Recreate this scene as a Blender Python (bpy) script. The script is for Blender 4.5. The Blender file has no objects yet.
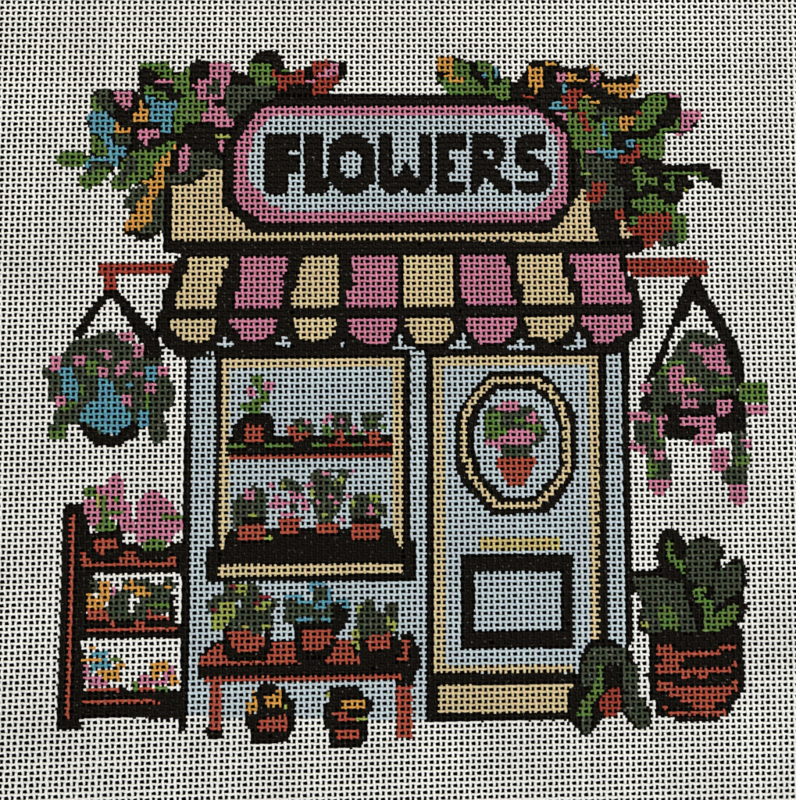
import bpy, math, random
import numpy as np

# ---------------------------------------------------------------- camera, light
S = bpy.context.scene
PHI = math.radians(46); TH = math.radians(5.0); HALF = 0.098
TAN = math.tan(PHI/2); DIST = HALF/TAN
CAM = (0.0, -DIST*math.sin(TH), DIST*math.cos(TH))
cd = bpy.data.cameras.new('camera'); cam = bpy.data.objects.new('camera', cd)
S.collection.objects.link(cam); S.camera = cam
cam.location = CAM; cam.rotation_euler = (TH, 0, 0)
cd.sensor_fit = 'VERTICAL'; cd.angle = PHI; cd.clip_start = 0.01; cd.clip_end = 50
S.view_settings.view_transform = 'Standard'; S.view_settings.look = 'None'
S.view_settings.exposure = 0.0; S.view_settings.gamma = 1.0
W = bpy.data.worlds.new('World'); S.world = W; W.use_nodes = True
bg = W.node_tree.nodes['Background']; bg.inputs[0].default_value = (0.85, 0.90, 1.0, 1); bg.inputs[1].default_value = 0.08

def area(name, loc, target, size, power, col):
    l = bpy.data.lights.new(name, 'AREA'); l.shape = 'SQUARE'; l.size = size; l.energy = power; l.color = col
    o = bpy.data.objects.new(name, l); S.collection.objects.link(o); o.location = loc
    d = [target[k]-loc[k] for k in range(3)]
    import mathutils
    o.rotation_euler = mathutils.Vector(d).to_track_quat('-Z', 'Y').to_euler()
area('window_light', (0.22, 0.34, 0.62), (0.02, -0.02, 0), 0.25, 3.5, (0.92, 0.96, 1.0))
area('room_lamp', (-0.24, 0.52, 0.46), (-0.03, 0.02, 0), 0.22, 2.35, (1.0, 0.84, 0.60))
area('second_window', (0.05, -0.55, 0.55), (0.02, -0.06, 0), 0.3, 3.7, (0.88, 0.94, 1.0))

# ---------------------------------------------------------------- materials
PAL = {'W': (.79, .78, .74), 'K': (.0072, .0054, .0034), 'D': (.046, .060, .032), 'G': (.105, .20, .038),
       'Y': (.33, .38, .08), 'P': (.57, .20, .30), 'B': (.10, .31, .40), 'O': (.62, .30, .06),
       'V': (.40, .072, .040), 'R': (.33, .042, .024), 'T': (.65, .52, .29), 'L': (.50, .575, .605),
       'U': (.60, .49, .19), 'E': (.20, .015, .025)}
WORD = {'W': 'bare_thread', 'K': 'black_paint', 'D': 'dark_green_paint', 'G': 'green_paint', 'Y': 'lime_paint',
        'P': 'pink_paint', 'B': 'blue_paint', 'O': 'orange_paint', 'V': 'brick_red_paint', 'R': 'terracotta_paint',
        'T': 'tan_paint', 'L': 'pale_blue_paint', 'U': 'mustard_paint', 'E': 'crimson_paint'}
MAT = {}
def material(c):
    if c in MAT: return MAT[c]
    m = bpy.data.materials.new(WORD[c]); m.use_nodes = True; nt = m.node_tree; N = nt.nodes; L = nt.links
    b = N['Principled BSDF']; rgb = PAL[c]
    tc = N.new('ShaderNodeTexCoord')
    def noise(scale, detail=2.0):
        n = N.new('ShaderNodeTexNoise'); n.inputs['Scale'].default_value = scale; n.inputs['Detail'].default_value = detail
        L.new(tc.outputs['Object'], n.inputs['Vector']); return n
    def ramp(src, a, b_, lo, hi):
        r = N.new('ShaderNodeMapRange'); r.inputs[1].default_value = a; r.inputs[2].default_value = b_
        r.inputs[3].default_value = lo; r.inputs[4].default_value = hi; L.new(src, r.inputs[0]); return r
    def mix(kind, fac, a, b_):
        x = N.new('ShaderNodeMix'); x.data_type = 'RGBA'; x.blend_type = kind
        for s, v in ((x.inputs[0], fac), (x.inputs[6], a), (x.inputs[7], b_)):
            if hasattr(v, 'default_value') or hasattr(v, 'is_linked'): L.new(v, s)
            else: s.default_value = v
        return x.outputs[2]
    col = tuple(rgb)+(1,)
    # tone varies along the threads: thin and thick paint, uneven dye
    amt = 0.10 if c == 'W' else (0.20 if c in 'LT' else 0.32)
    r1 = ramp(noise(2200).outputs['Fac'], .3, .7, 1-amt, 1+amt*.8)
    g = N.new('ShaderNodeCombineColor'); [L.new(r1.outputs[0], g.inputs[k]) for k in range(3)]
    hue = noise(520, 2); r4 = N.new('ShaderNodeMix'); r4.data_type = 'RGBA'; r4.blend_type = 'MIX'
    hv = 0.0 if c == 'W' else {'L': .04, 'T': .06, 'P': .08, 'D': .2, 'G': .25}.get(c, .12)
    L.new(hue.outputs['Color'], r4.inputs[7]); r4.inputs[6].default_value = (.5, .5, .5, 1); r4.inputs[0].default_value = hv*2
    dbl = N.new('ShaderNodeVectorMath'); dbl.operation = 'SCALE'; dbl.inputs['Scale'].default_value = 2.0
    L.new(r4.outputs[2], dbl.inputs[0])
    out = mix('MULTIPLY', 1.0, col, g.outputs[0])
    out = mix('MULTIPLY', 1.0, out, dbl.outputs[0])
    r3 = ramp(noise(45, 3).outputs['Fac'], .35, .65, 0.94, 1.05)
    g3 = N.new('ShaderNodeCombineColor'); [L.new(r3.outputs[0], g3.inputs[k]) for k in range(3)]
    out = mix('MULTIPLY', 1.0, out, g3.outputs[0])
    if c != 'W':
        # places the brush missed let the bare thread show through
        thr = {'K': (.64, .77, .22), 'D': (.59, .74, .30), 'E': (.66, .74, .3)}.get(c, (.62, .78, .35))
        w = noise(1350, 3)
        r2 = ramp(w.outputs['Fac'], thr[0], thr[1], 0.0, thr[2])
        base = (.62, .60, .55, 1) if c in 'KDE' else (.78, .76, .70, 1)
        out = mix('MIX', r2.outputs[0], out, base)
    L.new(out, b.inputs['Base Color'])
    b.inputs['Roughness'].default_value = 0.62 if c == 'W' else 0.5
    b.inputs['Specular IOR Level'].default_value = 0.3 if c in 'WLT' else (0.05 if c == 'K' else 0.2)
    # twisted fibres
    wv = noise(7000, 1); bp = N.new('ShaderNodeBump'); bp.inputs['Strength'].default_value = 0.35
    bp.inputs['Distance'].default_value = 0.00006
    L.new(wv.outputs['Fac'], bp.inputs['Height']); L.new(bp.outputs[0], b.inputs['Normal'])
    MAT[c] = m; return m

# ---------------------------------------------------------------- the painted design
# Shapes of the painting, in the design's own drawing units (796 x 800), back to front.
# "@ x y span" opens a sketch window, "#" a motif, each line one brushed shape: name colour points
DATA = """@0 0 0
#shop_front|painted pale blue shop front with a large window
. K 186,345 629,345 629,440 631,560 632,640 600,720 428,722 428,712 182,716 180,620 182,510 183,480 185,420
wall L 190.5,354 209,354 214,349 216,349 216,460 213,510 213,548 206,548 205,562 207,581 411,581 416.5,578 416.5,542.5 411,540 411,349 425.5,349 427,440 427,720 187,716 189,620 191,510
wall L 606,352 621,348 621,440 624,560 625,655 606,655 606,500
#shop_window|painted shop window with tan frame and sill
. K 206,548 214,546 216,460 216,352 410,352 411,542 416.5,543 416.5,578 411,581 207,581
frame T 222,359 403.5,358 403.5,551.5 392.5,551.5 392.5,535 393,367 230,367.5 229,535 226,551.5 221,551.5 219,535 219,500
glass L 230,367.5 392.5,367 392.5,530 229,530
shelf K 229,437 392.5,434 392.5,453 229,455
+shelf V 229,455 392.5,453 392.5,458 229,459.5
+shelf K 222,552 224,545 229,531 265,528 392,528.5 396,540 403,551.5 403,563.5 217,563.5
sill T 217.5,564 403,563.5 403,573 217.5,577
@220 360 100
shelf G 50,668 200,668 200,702 50,702
+shelf G 355,668 590,662 590,697 355,700
+shelf G 730,662 855,655 855,690 730,694
@310 370 100
+shelf G 340,572 415,572 415,612 340,612
+shelf R 155,570 335,570 335,610 155,610
+shelf R 420,568 660,568 660,605 420,605
#potted_plant|painted potted plant with pink buds at the left of the upper window shelf
@220 360 100
. K 110,640 100,560 150,470 230,425 350,420 420,460 430,540 430,640
pot V 198,512 352,512 352,650 198,650
leaf G 250,115 335,115 335,190 345,240 400,250 400,335 330,340 320,420 180,415 165,350 210,340 320,300 315,250 255,200
flower P 350,175 440,180 420,240 350,240
flower P 205,235 230,215 290,240 290,290 220,292
#potted_plant|painted small terracotta pot with a pink bud on the upper window shelf
. D 590,460 660,460 730,500 740,600 600,600
pot V 540,528 610,528 640,580 720,555 720,592 655,640 600,640 540,590
leaf G 635,520 672,530 672,575 635,570
flower P 685,470 720,475 720,515 680,510
#potted_plant|painted round plant with pink flowers on the upper window shelf
@310 370 100
. D 190,340 330,330 340,420 310,490 210,490 170,400
flower P 100,395 150,340 190,340 190,380 140,425 100,425
flower P 245,380 275,380 275,432 245,432
leaf G 100,440 140,440 180,480 200,510 160,530 100,510
leaf G 285,485 420,480 420,512 285,515
pot V 200,480 272,480 272,570 220,570 220,515 200,510
#potted_plant|painted dark green plant at the right end of the upper window shelf
. D 410,350 470,330 580,340 590,380 540,400 540,470 420,460
flower P 328,440 385,440 372,520 342,515
leaf G 570,432 600,425 615,475 570,475
+leaf G 475,392 525,392 525,418 475,418
pot V 435,480 562,480 562,600 470,600 470,515 435,510
#potted_plant|painted dark leafy plant with one pink flower at the left of the window sill
@215 470 100
. D 140,260 190,200 240,180 300,120 400,160 410,430 390,440 150,470 140,300
. K 210,370 405,370 400,435 210,435
flower P 230,150 320,150 310,232 230,232
leaf Y 270,342 335,342 335,366 270,366
pot V 180,470 220,430 395,430 395,560 180,556
leaf Y 390,530 460,520 460,560 395,565
#potted_plant|painted pink flowering plant second from the left on the window sill
. D 500,90 530,70 620,68 690,120 690,200 640,190 600,160 520,160
flower P 435,100 480,100 480,132 435,132
leaf Y 530,95 560,95 560,150 530,150
flower P 430,260 490,195 520,230 650,250 650,275 560,280 550,312 430,312
flower P 580,155 690,195 745,240 745,312 680,312 680,230 590,220
leaf D 590,262 655,270 655,322 590,322
flower P 528,335 630,335 630,367 528,367
pot V 500,378 685,378 665,502 520,502 505,440
#potted_plant|painted tall leafy plant with lime and pink specks on the window sill
@305 470 100
. D 50,20 100,-10 340,-10 350,60 300,160 290,300 200,420 100,420 90,340 40,250 80,200 50,130
. L 190,40 270,0 270,50 220,90
flower P 0,98 90,95 80,130 0,130
flower P 140,5 200,20 180,45 140,35
flower P 185,190 240,195 225,228 185,225
flower P 225,238 278,238 278,266 225,266
flower P 92,240 128,240 128,276 92,276
flower P 278,368 322,368 322,402 278,402
flower P 325,185 378,185 375,225 335,228
flower P 370,0 425,0 425,30 370,30
leaf Y 48,150 80,150 78,220 48,220
leaf Y 240,90 285,50 315,50 315,110 240,120
leaf Y 240,278 282,278 280,302 240,302
leaf Y 138,338 182,338 182,372 138,372
pot V 88,425 285,425 265,502 100,502
#potted_plant|painted leafy plant in the widest pot at the right end of the window sill
. D 370,240 400,190 520,195 600,250 650,290 650,350 600,380 600,425 370,425 360,300
. K 370,385 600,378 600,425 370,425
leaf Y 340,310 345,285 370,230 405,230 400,295
leaf Y 520,188 605,188 595,262 520,255
flower P 475,340 515,265 550,265 555,352 500,360
leaf Y 565,310 595,310 595,350 565,350
pot V 373,425 602,425 597,552 373,552
@0 0 0
#shop_door|painted pale blue shop door with tan frame and oval window
. K 427,350 603,350 606,360 606,560 608,650 604,718 427,722 427,430
frame T 433,357 597,354 598.5,460 600,680 434,712 434,440
panel L 443.5,366 588,365 588.6,460 590,560 590,676 446,672 446,500
oval_window K 487.7,375 492,370.5 537,370.5 550,379 560,390 570,405 575,412 575.7,470 573,477 559,501 548.5,512 492,515 480,502 469,491 461.5,482 456,470 455.6,418 460.7,406.5 466,400 475,388
+oval_window |7 T 463.8,458 463.8,420 469.5,406.5 475,397.7 480,392 486.4,386.4 492,380.7 537,380 542,386 550,388 553,396 559,402 564,414 566.4,430 567,470 562.6,477 555.5,486 545,498 536,505 495.7,505 487.8,496 476.4,482 470,473.4 468,460
glass L 475,430 479,412.8 485,402.7 491.5,396.4 497.7,390 534,390 538,394 545.5,400 551,405 554,415 558,426 559.5,460 556,475 545,484 536,494.5 525.6,498 506,498 494,486 481.7,475 479,463 474,450.5
@450 360 100
foliage D 275,400 350,370 560,365 660,365 700,430 740,510 775,560 740,640 660,690 630,770 420,770 400,700 380,650 280,640
leaf G 280,430 400,410 400,560 390,640 280,600
leaf G 500,460 590,460 590,500 500,500
leaf G 400,540 460,540 450,600 400,600
leaf G 610,515 720,515 720,590 610,590
flower P 360,390 430,325 545,330 545,400 470,412 360,402
flower P 610,450 650,410 690,420 722,520 690,520 610,480
flower P 425,610 480,550 600,550 685,595 680,630 620,680 425,665 390,720 360,690 270,665 270,640
@450 440 140
pot V 262,100 490,100 480,150 425,255 380,262 330,260 290,180 262,150
letter_slot U 168,553 625,553 625,625 170,628
@0 0 0
#plant_rack|painted black and red plant rack left of the shop
. K 62,512 66,504 86,503.5 88,514 88,528 92,534 110,530 120,522 123,528 123,544 138,544 145,550 166,550 170,544 182,543 182,500 190,500 190,620 188,700 186,731 178,731 178,718 80,718 80,729 58,729 56,724 59,630 61,560
. W 93,573 181,573 181,624 174,624 174,618 86,618 86,600 92,598
. W 82,638 181,638 181,690 172,690 130,690 120,687 84,690
rail V 69,514 75.5,514 74.5,560 72,640 71.3,660 69,719 65,719 66.5,660 67.6,640 69,560
@110 560 80
shelf V 0,675 690,675 690,710 -230,712 -230,678
+shelf K -240,600 590,600 590,340 640,340 640,640 710,640 710,675 -240,675
@50 470 140
shelf V 175,465 205,470 240,515 240,527 400,527 400,500 430,458 482,460 512,520 640,522 680,493 717,495 717,548 175,548
@50 630 110
shelf V 235,508 800,508 800,536 235,538
+shelf V 800,512 725,512 725,535 800,535
#potted_plant|painted pink flowering plant at the left of the rack's top shelf
@50 470 140
flower P 185,170 280,170 265,130 265,95 330,75 350,30 385,20 422,60 422,170 462,190 470,280 500,340 410,340 400,280 320,270 240,322 215,290
leaf G 190,100 260,95 272,150 200,155
leaf Y 262,140 285,140 282,210 262,210
leaf G 285,145 320,140 325,230 410,235 410,252 325,257 380,310 370,345 258,352 255,310 295,300
leaf G 362,150 392,150 392,182 362,182
pot V 248,395 382,388 382,442 320,445 300,482 250,452
#potted_plant|painted pink flowering plant at the right of the rack's top shelf
flower P 495,200 540,130 600,108 640,145 710,200 720,245 752,290 752,335 700,372 690,412 490,415 488,362 418,352 418,325 492,310
leaf G 638,252 758,258 758,284 638,282
leaf G 530,412 560,395 660,398 656,457 528,457
#potted_plant|painted yellow flowers in a red pot at the left of the rack's middle shelf
@50 560 80
leaf D 400,200 475,200 485,330 430,330 400,300
flower O 482,212 590,215 592,290 605,415 545,420 540,482 358,482 370,335 430,330 440,390 490,340
pot V 368,482 585,500 585,602 368,600
flower P 608,260 650,260 660,365 600,365
#potted_plant|painted dark leaves and yellow flowers spreading along the rack's middle shelf
@110 560 80
. D 0,380 90,320 110,290 130,190 180,190 240,190 400,180 412,250 540,245 540,180 580,170 645,220 650,275 590,340 590,510 350,600 230,605 -20,605 -40,480
flower O 190,235 205,190 240,195 240,260 355,260 355,315 415,318 415,355 245,360 245,300 120,300 140,260
flower O 542,270 600,240 605,288 550,292
. W 188,388 210,340 230,340 240,370 292,372 292,425 240,440 240,530 180,525 190,480
leaf G 352,440 440,415 585,430 585,475 355,467
pot V 370,485 410,495 412,552 582,555 582,592 358,592
+pot V 0,600 40,605 40,670 0,670
+pot V 245,600 348,618 348,668 245,668
#flower_bunch|painted yellow, blue and pink flowers at the left of the rack's bottom shelf
@50 630 110
flower O 280,115 320,105 335,140 280,146
flower B 298,160 412,150 412,205 452,250 452,278 322,278 322,312 295,312 295,250 370,205 300,192
flower O 235,202 368,200 372,228 235,230
leaf G 430,195 455,200 520,203 515,230 430,225
flower O 335,290 470,285 480,243 552,245 552,270 505,290 505,372 385,368 385,322 340,318
flower P 240,250 288,255 275,338 370,338 420,378 428,408 290,408 270,365 245,358
pot V 268,424 500,424 500,447 268,447
#flower_bunch|painted orange and pink flowers at the right of the rack's bottom shelf
@110 630 90
leaf G 155,370 185,370 207,445 165,445
flower P 198,380 212,328 282,328 300,360 380,368 385,315 430,250 467,265 455,340 412,348 422,395 320,402 300,422 270,402 200,398
flower O 285,225 310,215 320,235 400,222 430,250 422,298 362,302 362,352 298,352 298,300
flower O 428,335 480,318 508,380 475,405 425,398
pot V 212,420 322,420 322,443 212,443
leaf G 325,420 412,410 412,455 325,443
@0 0 0
#bench|painted red bench under the shop window
. K 198,670 198,660 204,652 213,642 225,640 232,632 262,632 262,640 400,640 400,634 412,634 418,646 420,655 420,668 414,675 413,688 395,688 395,678 198,678
. K 207,726 222,726 222,739 207,739
@190 575 100
seat V 68,660 100,650 180,585 230,545 252,560 255,640 310,645 340,690 600,690 622,640 650,530 812,530 850,560 855,690 880,705 650,707 70,725
@340 575 90
+seat V 0,572 107,572 112,695 165,705 165,790 -110,785 -140,740 -70,690 -80,572
+seat V 545,570 627,570 627,625 600,680 607,740 570,762 478,757 478,735 550,725 555,690 545,640
@0 0 0
+seat V 204,676 300,675.5 401,674 401,680 300,681 204,682.5
leg V 209.5,681 221,681 221,729 210,730 209.5,726
leg V 395.5,686 411.5,686 412,738 396,738
#potted_plant|painted variegated lime and dark plant at the left of the bench
@190 575 100
. D 130,230 200,160 270,150 262,60 310,55 450,70 500,60 550,90 550,160 620,200 680,180 700,240 660,290 640,330 680,370 660,420 600,440 560,480 500,490 420,440 330,450 300,400 200,320 150,300
. K 255,430 300,400 320,450 300,470 300,540 400,615 520,612 590,560 600,430 640,440 650,560 600,650 560,680 340,682 280,640 258,560
leaf Y 170,312 230,312 230,218 358,218 358,335 300,372 290,402 240,442 170,442
leaf Y 362,75 455,75 445,165 400,145 362,132
leaf Y 515,255 580,208 640,208 640,228 590,282 520,284
leaf Y 562,390 640,396 640,420 570,432
leaf Y 420,400 460,400 460,422 420,422
berry E 312,72 358,72 358,112 312,112
berry E 550,160 635,160 635,197 550,200
berry E 502,208 552,204 552,242 502,242
berry E 168,268 215,268 215,302 168,302
. L 360,205 402,195 402,262 362,250
pot V 300,460 430,438 590,490 588,562 520,612 400,617 330,565
#potted_plant|painted blue flowering plant at the middle of the bench
@270 575 90
. D 100,225 250,210 370,240 380,120 400,110 520,110 510,230 600,240 590,345 530,430 150,430 110,400 150,300
. K 210,430 560,420 560,270 600,240 680,300 700,370 650,480 590,520 590,590 540,705 260,765 225,700 225,600 210,520
flower B 350,58 502,62 502,88 390,92 388,152 350,152
flower B 125,172 282,172 300,218 372,232 362,255 248,257 248,205 130,207
flower B 395,255 470,215 515,190 512,110 542,110 542,245 490,292 395,302
flower B 590,210 692,205 702,292 640,295 630,242 590,238
flower B 235,375 382,370 378,404 240,408
flower B 458,368 537,372 532,412 460,400
pot V 288,490 540,480 540,535 592,540 530,580 520,612 470,655 380,660 288,675
#potted_plant|painted green cactus in a small pot at the right of the bench
@340 575 90
. D 150,270 235,215 300,210 312,310 400,330 380,262 470,235 512,240 517,440 480,520 400,570 160,590
. K 165,570 220,560 520,525 532,600 525,700 480,796 165,796
leaf Y 415,368 442,368 445,408 502,410 502,482 470,502 415,442
leaf Y 108,490 165,480 165,690 140,690 130,610 108,600
leaf Y 148,270 190,275 180,300 160,335 148,330
pot V 208,580 262,535 380,540 420,490 447,495 442,642 380,645 330,662 250,665 245,610
#potted_plant|painted small pot with yellow flowers standing under the left half of the bench
@190 650 120
. K 480,220 560,220 600,270 640,270 660,330 692,330 697,500 662,570 640,612 400,622 400,520 360,500 362,430 440,420 440,260
flower O 368,350 410,350 415,272 438,272 442,412 400,428 370,412
flower O 488,308 540,308 570,270 607,262 607,378 500,378
leaf Y 605,350 640,350 640,392 605,382
pot V 445,480 520,440 640,428 642,542 445,542
#potted_plant|painted barrel shaped pot with yellow flowers standing under the right half of the bench
@300 650 140
. K 160,215 330,200 350,250 410,290 410,345 380,380 385,510 340,540 320,560 170,552 160,450 130,420 130,320 160,290
flower O 228,288 367,283 367,332 235,337
pot V 178,355 262,350 272,380 332,383 332,403 228,403
+pot V 195,460 332,453 332,503 210,510
leaf Y 320,382 382,378 382,402 320,402
leaf Y 140,235 165,235 165,268 140,268
@0 0 0
#door_step|painted lower door panel and tan door step
letter_box K 461,554 572.5,554 573,648 461,649
flap L 474.5,572 561,571 561,630.5 474.5,631.5
rail T 434,664.5 572.5,664.5 572.5,672.5 434,673
. K 426,673 580,673 580,718 426,720
step T 437.5,685 574,684.5 567,712.5 438,713
#leafy_plant|painted dark leafy plant with a terracotta patch at the foot of the door
@560 620 110
. K 160,180 215,125 290,130 340,120 440,190 480,200 485,280 520,290 520,520 570,520 580,560 610,640 600,700 540,730 500,720 430,640 400,590 380,640 290,640 260,690 200,760 150,770 110,720 30,640 50,600 50,490 90,430 130,300
leaf D 170,230 215,180 430,180 440,280 515,300 515,500 565,525 600,690 540,725 500,700 430,600 420,300 290,300 290,430 150,440 140,330
leaf D 150,640 215,640 200,750 150,755
leaf G 238,290 292,300 278,380 292,480 240,518 218,560 212,642 108,642 145,540 200,480 230,420 250,370
pot R 258,540 335,450 402,448 407,560 375,642 300,645 260,590
#potted_plant|painted large dark leafy plant in a striped terracotta pot at the right
@620 510 150
. K 40,320 200,318 195,180 220,110 270,90 310,110 340,170 370,190 385,150 440,140 520,160 550,220 530,290 545,310 570,280 600,258 660,270 672,400 650,430 672,520 660,570 612,620 608,680 560,746 150,746 150,700 140,650 92,640 100,560 112,520 112,470 75,430 60,440 40,440
@630 620 130
. K 120,80 115,260 105,340 120,470 155,500 160,590 270,592 290,620 520,622 560,592 612,572 622,520 682,440 702,380 690,180 690,60 300,0
@620 510 150
leaf D 370,160 520,165 540,220 500,290 490,400 360,390 350,220
leaf D 60,355 200,350 330,390 410,640 330,650 200,500 110,480
leaf D 110,490 200,500 220,650 150,650 120,600
leaf D 495,330 570,290 640,285 645,420 500,520
leaf G 235,158 288,158 278,230 345,285 347,343 310,325 250,255
leaf G 383,425 420,405 462,405 458,432 432,470 495,478 495,555 545,520 632,492 634,552 590,605 525,642 438,640 448,560 430,492 392,492
leaf G 203,510 250,492 288,535 322,588 318,640 240,640 205,600
leaf Y 113,588 147,588 147,617 113,617
@630 620 130
pot V 160,148 258,148 262,188 300,192 535,190 545,152 648,148 648,180 560,183 545,218 330,222 330,252 300,260 300,295 610,288 618,320 472,325 472,362 410,352 410,330 322,362 310,328 158,328 155,270 200,255 200,222 158,215
+pot V 622,248 652,255 648,288 622,283
+pot V 163,370 258,378 262,402 618,402 618,372 657,365 652,432 612,440 612,467 582,472 582,502 512,507 517,542 390,545 370,507 310,502 300,472 240,472 230,435 163,435
+pot V 235,558 370,562 560,558 585,540 587,588 240,588
+pot V 198,520 228,520 228,552 205,552
@620 260 160
#hanging_basket|painted hanging basket trailing pink flowers, right of the shop
. K 345,85 400,85 420,150 500,270 590,430 622,560 610,620 560,640 545,520 510,420 470,340 410,240 360,210 330,290 280,330 250,400 230,470 190,560 110,640 170,500 230,370 260,290 310,150
@0 0 0
foliage D 671,356 678,342 688,330 700,330 708,334 716,338 725,348 733,372 735,383 738,395 745,403 747,416 747,440 748,462 747,484 721.6,484 721.6,470 731,466 731,432 716,432 711,445 694,441 667,438 666,437 665,447 668,460 672,465 670,476 670,488 648,488 648,478 648,456 645,447 634,441 633,423 638,420 640,408 640,400 644,395 652,385 655,375 665,364
bowl K 663,405 690,403 712,405 720,395 743,395 745,410 745,430 716,434 700,432 690,440 667,437 665,420
+bowl K 641,398 650,390 650,410 641,410
@625 330 80
flower P 145,540 265,530 265,625 145,625
leaf G 320,430 390,360 430,310 590,305 590,340 470,360 410,450 320,450
flower P 420,430 480,360 590,345 585,450 565,480 570,560 700,535 795,590 795,615 610,615 610,690 720,690 735,770 560,775 560,640 440,615 430,480
leaf Y 565,478 705,470 700,505 650,545 570,510
@695 330 80
flower P -50,125 60,145 110,180 220,140 290,145 300,250 300,340 360,380 365,445 280,445 150,395 80,335 80,270 -50,215
leaf G 215,470 340,465 350,500 230,500
leaf G 150,580 280,550 370,560 365,612 155,612
flower P 215,690 370,690 370,790 320,850 260,870 215,870
leaf G 440,540 500,520 720,530 720,725 480,725 440,690
flower P 505,745 720,745 725,850 520,850
@690 400 110
flower P 0,130 190,110 190,200 175,335 25,325 20,285 50,240 80,200 0,190
flower P 150,360 290,345 280,490 220,525 150,515
flower P 370,290 450,290 450,350 390,365
leaf G 330,420 430,390 430,470 330,485
flower P 280,618 422,612 415,710 370,775 330,770 280,720
@620 400 80
flower P 75,120 270,118 320,175 290,212 90,212
flower P 360,180 470,140 485,205 430,210 432,300 425,390 380,345 375,210
flower P 75,475 110,395 140,395 150,440 255,450 245,545 120,505
leaf G 318,150 350,150 370,380 450,395 450,440 400,430 340,400
flower P 325,545 350,500 450,500 445,600 340,600
leaf G 262,590 330,575 375,680 340,765 265,760
flower P 595,170 700,162 700,210 690,260 595,245
@620 460 140
flower P 155,113 297,113 278,160 240,203 200,203 160,150
@0 0 0
#shop_gable|painted tan gable front behind the sign, outlined in black
. K 163,184 176,172 560,165 640,165 641,252 163,252
panel T 171,185 193,184 196,180 204,178 204,169 222,169 222,204 240,220 252,233 545,233 560,223.4 569,211 575,199 580.7,190 589,190 589,200 598,232 598,241 171,241
@0 0 0
#sign|painted pill shaped sign reading FLOWERS with a pink border
. K 222.5,204 222.5,165 226,140 236,122 248,106 262,97 300,94.5 520,94.5 540,98 556,108 570,122 578,135 582,150 582,186 575,199 569,211 560,223 550,232 251,232.5 240,220 227.5,206.4
border P 265,106.5 520,106 527,108 539,111 548,120 560,129.5 567,135 568,148 568,190 566,204 558,210 550,219 540,222.5 262,222.5 254,214.5 245,213.5 241,206.4 234,195 233,170 235,146.5 242,134.5 249,124 256,113.8
panel L 271,115.5 538,115.5 545,124 551.6,133 556.6,141 558.5,148 558.5,178 555.4,188 550.4,193 543,200.5 538,206.7 530,211.8 283,211.8 279,206.4 269,206.4 262.7,194 254.5,187 248,180.4 248.5,155 252,149 254,134 261.4,128 267.7,122
@225 100 100
letter K 318,290 335,268 600,272 608,440 600,580 510,585 510,640 500,730 440,757 340,755 315,700
. L 510,400 600,400 600,438 510,438
@0 0 0
letter K 304,135 306,133.5 323,133.5 323,178 328,178.5 331,186 327,193 306,194.5 304,192
@320 110 100
letter K 75,270 150,225 180,195 240,180 320,190 370,240 430,300 445,330 445,570 400,600 350,650 290,675 190,670 140,635 85,590 60,540
. L 165,370 230,332 285,332 332,380 328,490 285,538 225,548 168,490
@0 0 0
letter K 379,136.5 382,134 390,134 393,139 393,176.6 397,176 401.6,171.5 403,164 405.6,162 409,166 411.5,172 416,177.8 418.8,176.5 418.8,135 424,134 431.5,135 432,183 428,189 421,194.5 412.5,194.5 407,191 405.6,188 401,192 396,195 388,194 382,189 378.5,184
@400 110 100
letter K 290,205 310,190 527,192 527,320 395,322 400,395 440,400 440,480 395,500 375,520 400,572 522,572 522,650 460,670 300,667 288,640
@480 110 100
letter K -68,205 -48,185 110,190 165,220 195,270 195,360 165,430 115,460 165,490 180,550 240,562 264,590 262,640 220,667 170,662 130,632 95,590 40,540 20,590 -5,620 -15,660 -45,672 -68,658
. L 25,328 72,328 85,310 102,315 102,388 65,388 65,350 25,348
letter K 275,260 310,215 350,190 520,190 532,250 520,310 450,315 375,335 420,370 490,400 540,450 570,490 570,580 530,640 470,667 350,667 290,635 280,580 330,560 350,572 462,562 462,488 400,485 340,490 320,450 280,430 268,350

@0 0 0
#flower_spray|painted spray of pink, blue and orange flowers over the left end of the sign
. K 91,96.5 97,89 108,90 114,91 132,91 140,94 139,71 140.7,62.6 166,62.6 171.5,70 180,74 186.5,67.6 194,62.6 196.6,59.4 210,62 228,62.6 230,69 240,74 247,76 249,63 253,57 259,52 268,50 278,52.5 284,66 290,72.6 295,71 303,70 305,67 312,65 315,61 326.6,60 338,62 346.6,62.6 346.6,75 340,81 328,95 300,97 262,98 248,108 236,125 228,140 224,165 222,170 204,170 203,178 195,181 192,184 172,186 172,242 164,242 162,230 155,237 150,240 137,240 135,238 138,234 125,235 123,232 129,220 131,213 130.4,210 124,203 128,196 130.4,193 129,189 120,190 110,188 111.6,178 111.6,172 104,180 98,186.5 86.4,189 79,180 83,173 90,170 84,168 84,165 81,167 65,167 56,158 65,151 81,151 89,157 93,151 91.5,147 90,130 88,123 86.5,118 94,110
@50 140 100
. W 510,210 560,215 575,250 530,285 495,300 490,290 505,250
@40 50 100
leaf D 455,310 545,315 560,400 600,450 610,520 560,500 530,470 455,450 440,380
leaf G 400,360 440,360 455,440 500,440 500,510 440,510 420,450 400,430
leaf G 400,690 460,690 510,796 520,830 400,830
petal B 370,530 430,490 540,490 545,540 600,550 600,660 560,670 580,770 700,760 700,796 690,850 560,850 500,720 460,660 390,650 395,590
flower P 590,330 735,330 735,440 680,490 640,440 590,390
petal O 595,570 640,570 640,620 720,620 720,660 595,665
leaf D 605,670 730,670 730,745 605,750
@50 140 100
leaf G 50,150 80,105 110,88 200,90 250,95 310,150 280,200 200,220 100,215 60,185
leaf G 350,10 440,10 465,120 370,120
leaf G 240,290 290,270 380,230 440,225 490,235 470,280 430,320 380,365 290,390 250,370 230,320
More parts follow.
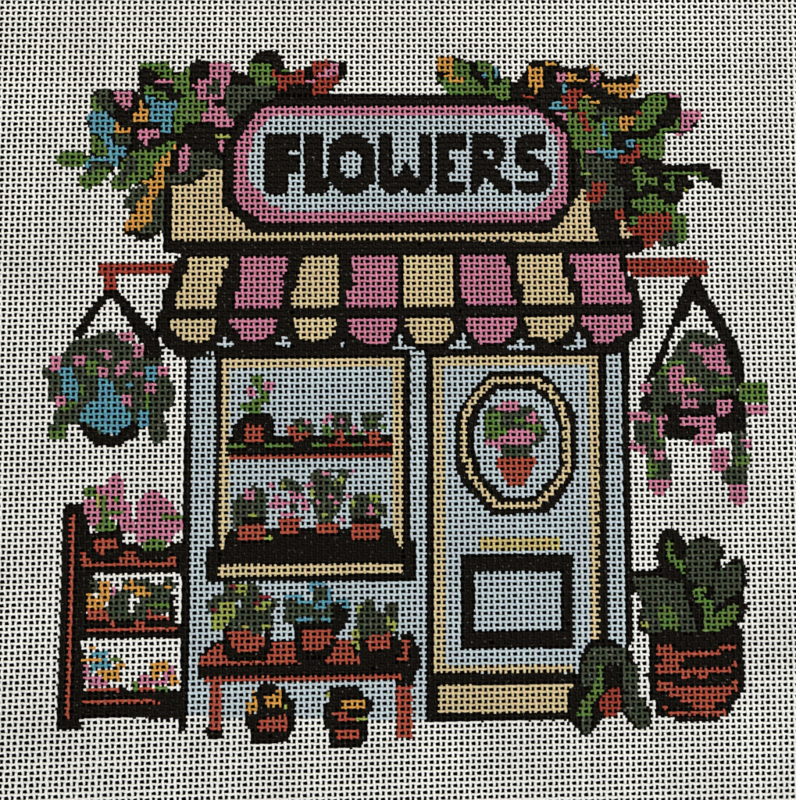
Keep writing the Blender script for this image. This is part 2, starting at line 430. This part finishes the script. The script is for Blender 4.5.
+petal B 430,30 500,30 500,60 610,60 610,120 540,130 540,210 480,190 480,170 345,170 345,215 275,225 275,190 340,130 470,130
leaf D 300,235 350,180 480,180 490,215 440,225 380,235 310,270
leaf G 560,200 580,160 620,130 680,90 796,80 796,310 720,320 620,390 490,390 490,310 530,290 570,280
leaf D 620,130 680,120 680,240 620,280 600,340 550,330 560,270 600,200
leaf D 640,420 720,400 780,350 790,420 700,490 660,570 590,530 590,490
. W 640,358 725,358 725,382 680,400 640,396
@130 50 100
leaf G 80,100 290,95 330,150 345,215 400,190 460,150 475,160 475,300 490,330 600,410 630,480 560,510 560,570 470,570 430,600 420,660 355,660 360,440 330,390 250,400 210,380 200,355 120,360 115,290 170,280 200,330 280,345 330,400 400,400 430,360 340,330 330,260 280,220 240,210 200,170 160,150 85,150
. Ko 130,215 65,60
. K 195,262 335,262 350,340 400,330 430,380 380,410 330,370 270,330 200,300
petal P 195,238 340,238 340,265 200,265
petal B 120,370 200,370 210,410 380,410 380,470 340,480 330,660 240,650 250,570 160,570 160,490 160,420 120,420
petal O 85,400 110,400 110,450 150,490 145,575 25,570 25,500 80,480
petal P 60,635 235,630 240,695 160,700 130,760 60,700
@130 130 100
leaf D 490,165 600,160 720,220 740,300 600,310 560,350 500,400 270,430 270,345 380,345 480,330
leaf G 0,175 60,165 200,150 260,120 320,90 370,100 370,150 320,180 260,210 200,270 180,350 100,400 60,430 0,420
leaf D 0,230 60,210 50,330 0,350
petal O 300,180 325,180 325,290 270,300 270,460 220,480 220,550 170,570 170,730 120,760 80,800 -55,815 -55,780 0,700 50,640 50,570 130,530 150,470 100,410 190,390 200,280 260,210
+petal O 350,110 372,110 372,160 350,160
leaf D 180,570 270,480 270,796 60,840 120,765 170,740
+leaf D 0,470 130,440 140,520 60,570 0,640
petal P 430,118 480,118 480,200 460,310 410,350 385,330 390,180
leaf Y 680,30 796,30 796,60 740,75 680,60
petal P 705,80 750,80 750,190 705,170
@190 50 80
leaf G 0,420 45,420 60,500 150,510 165,600 110,620 100,690 0,740
flower P 190,130 370,130 430,200 405,225 395,350 345,380 345,480 250,500 250,560 350,570 360,640 430,680 430,770 250,765 250,720 110,720 110,630 190,600 200,500 80,500 80,380 20,370 20,350 80,340 80,290 180,290 200,250
leaf D 220,300 310,290 310,450 170,440 155,370 215,340
leaf D 400,350 790,360 796,490 620,500 560,600 420,680 360,630 360,480 375,380
leaf G 590,130 800,140 800,350 650,360 650,310 590,260
@260 50 100
+leaf G 0,110 90,110 140,290 0,290
+leaf G 160,155 235,155 235,180 160,180
+leaf D 0,330 130,330 100,400 0,420
bud R 95,160 125,160 140,205 240,205 290,160 350,160 355,270 215,270 215,330 150,330 145,230 100,210
bud R 415,100 440,85 540,80 560,110 620,200 630,250 580,290 570,310 530,350 420,358 430,250 415,130
petal P 560,110 625,110 625,200 550,215 450,215 450,195 500,180 510,160 560,150
+petal P 360,240 440,240 440,262 360,262
@0 0 0
#flower_spray|painted spray of green leaves and terracotta flowers over the right end of the sign
. K 437,57 453,57 463,60 470,62.6 485,60.5 492,65 494,69 499,69 500,79 508,77 513,82 516,85 519,78 526,70 528,66 531,60.5 544,60 556,61 562,66 569,69 584,69 590,64 595,65 598,70 604,73 608,79 617,80 618,76 635,75 640,76 639,88 632,92 630,97 643,98 647,95 650,93.5 665,92.5 681,95 682,110 700,111 701,118 692,130 681,136 666,133 665,150 655,154 658,158 666,165 709,164 711,169 721.6,170 721.6,188 713,187.5 710,182 700,181 694,179 695,184 690,190 683,193 682,200 677,203 678,213 686,216 687,240 675,246 668,247 660,243 652,247 643,248 643,252 600,252 598,238 597,232 589,222 589,202 588,191 581,190 576,199 572,190 571,135 562,127 549,111 530,100 500,96 437,96 449,94 445,88 437,82
@420 45 100
leaf G 135,255 250,240 270,120 345,120 395,170 400,250 430,260 480,310 520,350 560,370 550,260 520,240 460,200 450,140 470,125 520,130 570,160 580,330 640,330 650,280 720,265 720,440 650,440 560,395 220,395
petal O 135,95 265,95 265,250 350,260 345,300 250,300 200,260 200,220 140,215
petal B 490,225 530,225 530,265 490,265
petal B 590,180 620,180 620,270 590,265
@510 45 100
petal O 140,170 265,180 265,330 220,340 210,400 190,390 190,330 150,330
petal O 280,130 370,135 370,165 280,165
petal P 370,225 460,225 460,290 370,290
petal O 450,220 530,230 530,270 620,270 620,290 450,290
petal B 412,310 450,310 448,385 412,380
flower R 450,350 580,350 580,410 530,420 530,510 460,510 410,460 410,400 460,400
petal O 580,400 640,400 640,425 580,425
petal B 310,485 370,445 400,450 450,490 450,515 310,515
petal P 360,540 450,545 450,600 420,590 410,570 360,560
petal R 110,402 190,402 190,422 110,422
petal O 635,150 700,175 700,205 635,200
petal P 645,205 720,230 715,260 690,290 720,320 670,330 640,290
leaf G 540,440 610,440 650,480 700,490 680,520 700,550 650,560 650,600 720,630 760,690 800,700 800,830 490,830 480,700 455,690 455,500 500,560 530,530 545,500
flower R 530,540 610,540 620,650 660,660 655,690 580,690 570,620 530,580
petal O 630,445 715,445 715,470 630,470
@590 50 100
petal O 85,270 200,262 345,265 360,235 365,200 385,200 395,250 390,300 340,345 300,350 295,385 230,385 220,345 150,350 130,320 95,290
leaf G 85,540 220,540 240,640 220,650 85,640
leaf G 340,560 375,500 430,420 440,390 510,350 600,350 610,410 600,480 520,540 520,600 430,650 340,640
petal O 235,530 355,530 345,600 290,650 235,650
petal R 365,490 415,470 415,510 370,515
petal B 97,575 130,575 135,690 97,690
@640 50 100
+leaf G 220,640 280,580 310,500 320,640 270,650
leaf G 0,710 130,690 150,630 240,620 200,660 200,830 150,880 60,850 0,830
petal P 230,345 320,355 320,385 235,385
flower P 330,480 480,485 490,540 420,580 410,640 320,650
+flower P 280,665 330,670 330,690 290,688
@560 110 100
leaf D 200,350 340,390 440,400 440,600 500,620 500,796 250,796 180,500
leaf D 240,-15 500,-10 470,50 380,60 330,60
leaf G 120,190 320,150 320,300 200,300 185,360 180,470 240,500 240,530 170,520 165,330 120,310
leaf G 380,70 470,70 480,160 380,170
flower P 200,320 280,320 280,345 200,345
petal B 280,310 320,300 370,310 440,310 500,318 510,340 460,345 450,390 350,385 340,350 280,345
petal B 530,225 600,235 590,260 580,300 530,305
flower R 600,280 650,280 635,370 590,420 490,430 465,400 465,360 560,360 580,320
leaf Y 200,498 240,495 240,525 200,525
flower R 250,575 365,575 365,660 320,730 205,735 205,660 250,640
leaf G 610,235 796,235 796,350 710,345 700,290 620,270
leaf G 580,450 640,450 680,500 680,540 770,540 770,590 740,600 670,590 640,650 610,640 610,570 580,560
@560 170 100
flower R 450,310 510,310 505,340 520,395 445,395 435,345
tan_patch T 480,400 540,400 530,440 570,500 590,540 480,545
leaf G 550,235 680,230 720,195 770,200 800,260 800,340 660,340 570,290
leaf G 540,370 620,380 620,440 560,440
flower R 620,370 700,340 940,335 950,510 870,560 860,560 830,600 760,570 730,620 670,620 660,530 580,520 530,480 530,455 620,450
@640 140 100
leaf G 0,480 80,430 130,430 190,500 290,510 300,590 370,600 370,796 250,830 250,590 200,560 0,560
leaf D 190,730 285,710 290,830 130,850 160,800
+leaf Y 350,380 385,380 385,415 350,410
leaf G 180,258 480,258 540,310 480,325 465,282 180,275
leaf G 240,290 270,290 270,410 210,400 200,360 180,345 240,340
leaf G 0,270 40,260 40,300 130,310 130,360 0,350
. W 385,285 450,285 460,320 440,320 385,320
@620 200 100
. W 180,395 250,390 270,350 290,330 310,350 330,380 420,370 480,400 480,450 180,450
@0 0 0
#wall_bracket|painted terracotta bracket left of the awning
@90 200 100
. R 60,503 670,505 670,590 210,590 210,720 110,720 110,600 60,600
@0 0 0
#wall_bracket|painted terracotta bracket right of the awning
@620 200 100
. R 40,458 600,458 620,490 700,490 700,607 100,612 45,540
@0 0 0
#awning|painted awning in tan and pink stripes with scalloped edge
. K 163,241.5 643,241 642.6,250 626,254 628,275 636.6,280 638,294 641.6,300 643,325 640,334 634,339 626,346 622,353 600,356 176,357 172.6,350 165,346.6 162,340 156,333 156.8,315 162,309 162,292 166.6,289 169.6,276 174,263.6 181,254.6 163,252
@150 235 120
stripe T 255,145 525,145 515,215 480,220 475,340 440,345 435,490 160,490 165,460 185,375 215,350 225,270 245,240
scallop T 130,555 440,555 430,640 395,690 330,715 270,715 210,690 150,630
stripe P 600,145 915,138 910,240 885,260 880,485 570,490 570,380 595,360
scallop P 515,560 845,552 835,640 780,680 720,700 625,710 590,650 545,610
. L 445,715 475,710 485,680 510,680 515,705 550,712 550,740 500,745 460,742
. L 375,775 430,770 430,796 375,796
@260 235 120
stripe T 285,138 522,135 522,460 470,482 205,490 205,380 240,350 250,270 280,190
scallop T 222,555 502,548 502,640 440,690 330,710 270,690 235,640
stripe P 612,140 912,138 912,480 578,485 578,370 620,340
scallop P 578,555 912,552 900,620 862,690 840,722 710,722 640,682 590,640
. L 90,745 115,710 150,680 180,682 210,740 205,748 160,735 110,735
. L 540,695 565,700 560,742 540,745
@370 235 120
stripe T 222,138 552,133 555,475 225,480
scallop T 230,555 520,550 555,590 550,640 480,722 310,722 265,640 235,610
stripe P 598,135 895,130 897,200 930,210 935,400 970,430 972,468 635,468 632,430 603,420
scallop P 640,552 972,545 970,600 930,680 860,718 725,722 690,680 640,620
. L 190,655 215,655 215,728 300,742 300,762 150,757 150,740 190,728
. L 265,765 365,765 365,796 265,796
. L 610,650 632,650 635,730 670,740 670,758 525,758 525,735 575,725 580,700 610,695
@480 235 120
stripe T 247,130 540,125 540,270 575,285 580,385 618,390 618,458 282,462 290,340 250,300
scallop T 285,545 620,538 618,600 540,680 490,705 470,718 440,690 420,680 325,680 310,600
. L 180,730 235,728 255,690 285,690 290,730 357,735 355,760 180,757
. L 550,742 630,735 632,705 620,695 645,645 662,650 665,695 700,685 700,740 640,762 555,762
@560 250 100
stripe P 85,35 465,33 465,160 502,165 520,340 560,345 562,425 180,432 165,240 105,245 110,190 128,180 130,110 70,105
scallop P 160,520 572,518 568,640 440,700 400,745 270,745 250,650 170,600
@40 270 140
#hanging_basket|painted hanging basket with a blue bowl of green leaves and pink flowers, left of the shop
. K 380,115 440,115 510,190 590,285 680,380 697,530 640,560 592,505 588,430 548,370 500,290 460,230 440,180 400,160 340,220 255,370 190,390 190,360 290,210
@0 0 0
foliage D 89,338.6 105,330.7 114,331.6 119,338.6 133,345.6 146,358 161,358 163,365 170,380 175.4,390 174.4,404 170,409 165,409 164.3,422 169,432 165,440 160,444 154,443 150,438 148,425 140,428 100,436 77,421 76,424 70,424 66,432 65,439 49,436 48,426 54,422 53,413 58,409 54.6,403 47.5,400 47.5,380 43,375 41.8,368.5 50.5,368 63,356 66,349 73,340
@100 370 80
rim K -230,510 -30,600 0,640 160,650 200,600 330,515 420,580 395,610 370,680 290,690 220,740 130,762 0,756 -40,745 -110,690 -180,600
@40 370 80
bowl B 410,440 460,340 530,310 575,270 580,90 735,100 745,250 797,250 840,395 907,425 907,530 800,590 770,650 660,640 570,590 500,545 400,500
@40 270 140
petal B 85,560 180,550 215,650 212,755 160,740 120,680 120,600
flower P 55,490 115,485 115,570 60,580
flower P 185,490 260,490 250,545 200,545
flower P 290,450 400,450 420,500 380,515 350,470
flower P 445,360 530,345 540,410 460,400
flower P 530,420 590,430 580,505 535,500
flower P 460,520 520,520 500,560 470,600 425,605 430,560
flower P 330,555 390,555 385,612 335,605
flower P 530,580 590,580 570,612 530,605
flower P 670,550 740,550 730,602 670,602
flower P 595,645 658,645 658,705 600,700
flower P 460,712 522,715 515,778 465,772
flower P 85,715 150,710 145,780 90,770
leaf G 265,520 325,510 325,602 265,602
leaf G 222,648 250,648 250,712 222,712
leaf G 600,700 625,700 622,790 600,790
leaf G 160,755 215,745 200,770 150,785
petal B 600,548 668,545 660,632 600,632
petal B 480,642 530,642 530,672 480,672
@40 370 80
leaf G 90,600 190,600 190,548 265,548 255,600 255,685 90,680
leaf G 215,375 280,330 380,320 375,350 280,400 220,415
@100 370 80
petal B 400,405 490,400 490,560 400,580 350,490
"""

def to_plane(u, v):
    dx = (u-398)/400*TAN; dy = -(v-400)/400*TAN
    wy = dy*math.cos(TH)+math.sin(TH); wz = dy*math.sin(TH)-math.cos(TH)
    s = -CAM[2]/wz
    return dx*s, CAM[1]+wy*s

def inside(px, py, poly):
    n = len(poly); r = np.zeros(px.shape, bool)
    for k in range(n):
        x0, y0 = poly[k]; x1, y1 = poly[k-1]
        if y0 == y1: continue
        c = ((y0 > py) != (y1 > py)) & (px < (x1-x0)*(py-y0)/(y1-y0)+x0)
        r ^= c
    return r

class Key:
    def __init__(s, part, sub, col): s.part = part; s.sub = sub; s.col = col
parts = []; keys = [Key(-1, None, 'W')]; shapes = []
ox = oy = 0.0; sc = 1.0; last = {}
def parse():
    global ox, oy, sc
    cur = -1; names = {}
    lastkey = {}
    for ln in DATA.strip().split('\n'):
        ln = ln.strip()
        if not ln: continue
        if ln[0] == '@':
            a = [float(q) for q in ln[1:].split()]; ox, oy = a[0], a[1]
            sc = 1.0 if a[2] == 0 else a[2]/796.0
            tall = {(370, 490): 120/800., (690, 400): 110/800., (50, 630): 110/800., (110, 630): 110/800.,
                    (420, 530): .25, (560, 620): 120/800., (690, 540): .125}
            if (int(ox), int(oy)) in tall: sc = tall[(int(ox), int(oy))]
            continue
        if ln[0] == '#':
            nm, lab = ln[1:].split('|'); parts.append((nm, lab)); cur = len(parts)-1; lastkey = {}
            continue
        tok = ln.split(); sub = tok[0]; more = sub[0] == '+'; sub = sub.lstrip('+')
        k = 1; width = None
        if tok[k][0] == '|': width = float(tok[k][1:]); k += 1
        col = tok[k]; oval = col.endswith('o') and len(col) == 2; col = col[0]; k += 1
        pts = [tuple(float(q) for q in p.split(',')) for p in tok[k:]]
        if oval:
            (cx, cy), (rx, ry) = pts
            pts = [(cx+rx*math.cos(2*math.pi*q/20), cy+ry*math.sin(2*math.pi*q/20)) for q in range(20)]
        pts = [(ox+x*sc, oy+y*sc) for x, y in pts]
        if col == 'W' and sub == '.': kid = 0
        else:
            own = sub == '.'
            kk = (cur, sub, col)
            if own or more:
                if kk in lastkey: kid = lastkey[kk]
                else: keys.append(Key(cur, None if own else sub, col)); kid = len(keys)-1
            else: keys.append(Key(cur, sub, col)); kid = len(keys)-1
            lastkey[kk] = kid
        shapes.append((kid, pts, width))
parse()

def paint(u, v):
    """which brushed shape lies at each point of the canvas"""
    out = np.zeros(u.shape, np.int32)
    for kid, pts, width in shapes:
        xs = [p[0] for p in pts]; ys = [p[1] for p in pts]; m = (width or 0)+1
        idx = np.nonzero((u > min(xs)-m) & (u < max(xs)+m) & (v > min(ys)-m) & (v < max(ys)+m))[0]
        if not len(idx): continue
        px, py = u[idx], v[idx]
        if width is None: hit = inside(px, py, pts)
        else:
            hit = np.zeros(px.shape, bool)
            for k in range(len(pts)):
                (x0, y0), (x1, y1) = pts[k-1], pts[k]; dx, dy = x1-x0, y1-y0; l2 = dx*dx+dy*dy+1e-9
                tt = np.clip(((px-x0)*dx+(py-y0)*dy)/l2, 0, 1)
                hit |= (px-x0-tt*dx)**2+(py-y0-tt*dy)**2 < (width/2)**2
        out[idx[hit]] = kid
    return out

# ---------------------------------------------------------------- the weave
CX = np.array([-0.00312754, 0.000388438, -5.48949e-05, -0.000764567, -6.17631e-05, -1.41384e-05, 0.10715, -0.000904125, 2.76769e-05, 4.62741e-05, 1.27378e-05, -0.00135104, -0.000113631, -1.38573e-05, -1.91479e-05, 0.000298894, 3.14473e-05, 7.02152e-06, -1.79153e-05, -4.83623e-06, 3.26496e-06])
CY = np.array([0.00649658, -0.109058, 0.00147572, -0.000495713, -3.71538e-05, -1.06338e-05, 0.00108419, 0.00129892, 0.000211402, 4.27585e-05, 1.57906e-05, -0.000114383, -0.000428725, -4.55866e-05, -1.70213e-05, 0.000154317, 3.8757e-05, 1.09603e-05, -9.73616e-06, -7.44503e-06, 2.30729e-06])
def grid(i, j):
    a = (i-14)/75.; b = (j+2)/78.
    X = np.zeros_like(a); Y = np.zeros_like(a); n = 0
    for p in range(6):
        for q in range(6-p):
            m = a**p*b**q; X += CX[n]*m; Y += CY[n]*m; n += 1
    return X, Y
def plane_to_px(X, Y):
    ry = Y-CAM[1]; rz = -CAM[2]
    cz = ry*(-math.sin(TH))+rz*math.cos(TH); cy = ry*math.cos(TH)+rz*math.sin(TH)
    return 398+400*(X/-cz)/TAN, 400-400*(cy/-cz)/TAN

rng = np.random.default_rng(7)
I0, I1, J0, J1 = -62, 90, -80, 76
NI, NJ = I1-I0, J1-J0
R = 4                      # rings per pitch
PITCH = 0.00141
jx = rng.normal(0, 1, (NI+2, NJ+2)); jy = rng.normal(0, 1, (NI+2, NJ+2))
def smooth(a):
    return (a+np.roll(a, 1, 0)+np.roll(a, 1, 1)+np.roll(a, (1, 1), (0, 1)))/2
def jit(arr, i, j):
    a = np.clip(i-I0, 0, NI); b = np.clip(j-J0, 0, NJ); ia = a.astype(int); ib = b.astype(int); fa = a-ia; fb = b-ib
    return (arr[ia, ib]*(1-fa)*(1-fb)+arr[ia+1, ib]*fa*(1-fb)+arr[ia, ib+1]*(1-fa)*fb+arr[ia+1, ib+1]*fa*fb)

NS = 8
def threads(vertical):
    """centre line, radii and frames of every thread of one direction, then its ring vertices"""
    if vertical: lines = np.arange(I0, I1)+0.5; t = J0+np.arange(NJ*R+1)/R
    else: lines = np.arange(J0, J1)+0.5; t = I0+np.arange(NI*R+1)/R
    A, T = np.meshgrid(lines, t, indexing='ij')
    base = np.floor(A)                         # integer index of the hole before the thread
    # crossing (i+.5, j+.5): the vertical thread lies on top where i+j is even
    ph = np.pi*(T-0.5+base)                    # cos = +1 on top for vertical threads
    s = np.cos(ph); sgn = 1.0 if vertical else -1.0
    lift = sgn*s
    lift = np.sign(lift)*np.abs(lift)**0.8
    sway = np.sin(ph)*sgn
    if vertical: i = A+0.08*sway; j = T
    else: i = T; j = A+0.03*sway
    jj = 0.026
    i = i+jj*jit(jx, i, j); j = j+jj*jit(jy, i, j)
    X, Y = grid(i, j)
    Z = lift*(0.00018 if vertical else 0.00023)
    w = (0.252 if vertical else 0.222)*PITCH*(1+0.07*rng.normal(0, 1, (len(lines), 1)))
    if vertical: wj = jit(jy, i, j)
    else: wj = jit(jx, i, j)
    w = w*(1+0.06*wj)
    w = w*((0.90 if vertical else 0.80)+(0.12 if vertical else 0.22)*np.abs(s)+0.05*lift)
    h = 0.70*w
    P = np.stack([X, Y, Z], -1)
    tan = np.gradient(P, axis=1); tan /= np.linalg.norm(tan, axis=2, keepdims=True)
    side = np.cross(tan, np.array([0, 0, 1.0])); side /= np.linalg.norm(side, axis=2, keepdims=True)
    up = np.cross(side, tan)
    ang = np.arange(NS)*2*np.pi/NS
    V = P[:, :, None, :]+(side[:, :, None, :]*np.cos(ang)[None, None, :, None]*w[:, :, None, None]
                         + up[:, :, None, :]*np.sin(ang)[None, None, :, None]*h[:, :, None, None])
    # brushed colour of each quarter-pitch of thread
    xm = (X[:, 1:]+X[:, :-1])/2; ym = (Y[:, 1:]+Y[:, :-1])/2
    u, v = plane_to_px(xm, ym)
    kid = paint(u.ravel(), v.ravel()).reshape(u.shape)
    return V, kid

def films():
    """black paint clogs the mesh: a sagging skin of paint in each hole well inside a black shape"""
    ii, jj_ = np.meshgrid(np.arange(I0+1, I1), np.arange(J0+1, J1), indexing='ij')
    ii = ii.ravel().astype(float); jj_ = jj_.ravel().astype(float)
    X, Y = grid(ii, jj_); u, v = plane_to_px(X, Y); k0 = paint(u, v); ok = np.ones(len(ii), bool)
    for a, b in ((.4, 0), (-.4, 0), (0, .4), (0, -.4)):
        X, Y = grid(ii+a, jj_+b); u, v = plane_to_px(X, Y); ok &= paint(u, v) == k0
    ok &= rng.random(len(ii)) < 0.985
    return ii, jj_, k0, ok
FI, FJ, FK, FOK = films()
col = S.collection
def build_mesh(name, mat, chunks, holes=None):
    """chunks: list of (ring array V, selected (line, segment) indices)"""
    verts = []; faces = []; n0 = 0
    for V, L, Sg in chunks:
        if not len(L): continue
        nr = V.shape[1]
        r0 = L*nr+Sg; r1 = r0+1
        rings = np.unique(np.concatenate([r0, r1]))
        a = np.searchsorted(rings, r0); b = np.searchsorted(rings, r1)
        vv = V.reshape(-1, NS, 3)[rings].reshape(-1, 3)
        k = np.arange(NS); k2 = (k+1) % NS
        f = np.stack([a[:, None]*NS+k, b[:, None]*NS+k, b[:, None]*NS+k2, a[:, None]*NS+k2], -1).reshape(-1, 4)+n0
        verts.append(vv); faces.append(f); n0 += len(vv)
    if holes is not None and len(holes):
        I = FI[holes]; J = FJ[holes]; c5 = []
        for a, b, z in ((-.36, -.36, 0), (.36, -.36, 0), (.36, .36, 0), (-.36, .36, 0)):
            X, Y = grid(I+a, J+b); c5.append(np.stack([X, Y, np.full_like(X, -0.00022+z)], -1))
        vv = np.stack(c5, 1).reshape(-1, 3); f = np.arange(len(vv)).reshape(-1, 4)[:, ::-1]+n0
        verts.append(vv); faces.append(f); n0 += len(vv)
    v = np.concatenate(verts).astype(np.float32); f = np.concatenate(faces).astype(np.int32)
    me = bpy.data.meshes.new(name); me.vertices.add(len(v)); me.vertices.foreach_set('co', v.ravel())
    me.loops.add(f.size); me.loops.foreach_set('vertex_index', f.ravel())
    me.polygons.add(len(f)); me.polygons.foreach_set('loop_start', np.arange(0, f.size, 4, dtype=np.int32))
    me.polygons.foreach_set('loop_total', np.full(len(f), 4, np.int32))
    me.polygons.foreach_set('use_smooth', np.ones(len(f), bool))
    me.update(calc_edges=True); me.materials.append(mat)
    o = bpy.data.objects.new(name, me); col.objects.link(o); return o

VV, KV = threads(True); VH, KH = threads(False)

canvas = bpy.data.objects.new('needlepoint_canvas', None); col.objects.link(canvas)
canvas.location = (0, 0, 0)
canvas['label'] = 'white open mesh needlepoint canvas hand painted with a flower shop front'
canvas['category'] = 'needlepoint canvas'

def make(kid, name, parent, label=None):
    a, b = np.nonzero(KV == kid); c, d = np.nonzero(KH == kid)
    if len(a)+len(c) == 0: return None
    hl = np.nonzero((FK == kid) & FOK)[0] if keys[kid].col == 'K' else None
    o = build_mesh(name, material(keys[kid].col), [(VV, a, b), (VH, c, d)], hl)
    o.parent = parent
    if label: o['label'] = label
    return o
make(0, 'bare_mesh', canvas, 'unpainted white woven canvas threads')
for pi, (nm, lab) in enumerate(parts):
    mine = [k for k in range(len(keys)) if keys[k].part == pi]
    own = [k for k in mine if keys[k].sub is None]
    # the motif's own mesh: its outline, or an Empty-free merge of its first piece
    root = None
    extra = []
    for k in own:
        if root is None: root = make(k, nm, canvas, lab)
        else: extra.append((k, 'wall_patch' if keys[k].col == 'L' else 'dark_patch'))
    subs = [(k, keys[k].sub) for k in mine if keys[k].sub is not None]+extra
    if root is None:
        for q, (k, s) in enumerate(subs):
            root = make(k, nm, canvas, lab)
            if root: subs = subs[:q]+subs[q+1:]; break
    for k, s in subs: make(k, s, root)

# ---------------------------------------------------------------- the dark cloth it lies on
def cloth():
    m = bpy.data.materials.new('black_cloth'); m.use_nodes = True; nt = m.node_tree; b = nt.nodes['Principled BSDF']
    n = nt.nodes.new('ShaderNodeTexNoise'); n.inputs['Scale'].default_value = 900
    tc = nt.nodes.new('ShaderNodeTexCoord'); nt.links.new(tc.outputs['Object'], n.inputs['Vector'])
    r = nt.nodes.new('ShaderNodeValToRGB'); r.color_ramp.elements[0].color = (.0015, .0012, .001, 1)
    r.color_ramp.elements[1].color = (.006, .005, .004, 1)
    nt.links.new(n.outputs['Fac'], r.inputs[0]); nt.links.new(r.outputs[0], b.inputs['Base Color'])
    b.inputs['Roughness'].default_value = 0.9; b.inputs['Specular IOR Level'].default_value = 0.05
    N = 160; sz = 1.4; vs = []; fs = []
    for a in range(N+1):
        for c in range(N+1):
            x = -sz/2+sz*a/N; y = -sz/2+sz*c/N
            vs.append((x, y, -0.0026+0.0004*math.sin(40*x+1)*math.cos(33*y)))
    for a in range(N):
        for c in range(N):
            p = a*(N+1)+c; fs.append((p, p+N+1, p+N+2, p+1))
    me = bpy.data.meshes.new('table_cloth'); me.from_pydata(vs, [], fs); me.materials.append(m)
    for p in me.polygons: p.use_smooth = True
    o = bpy.data.objects.new('table_surface', me); col.objects.link(o); o['kind'] = 'structure'
    o['label'] = 'black cloth surface under the canvas'
cloth()
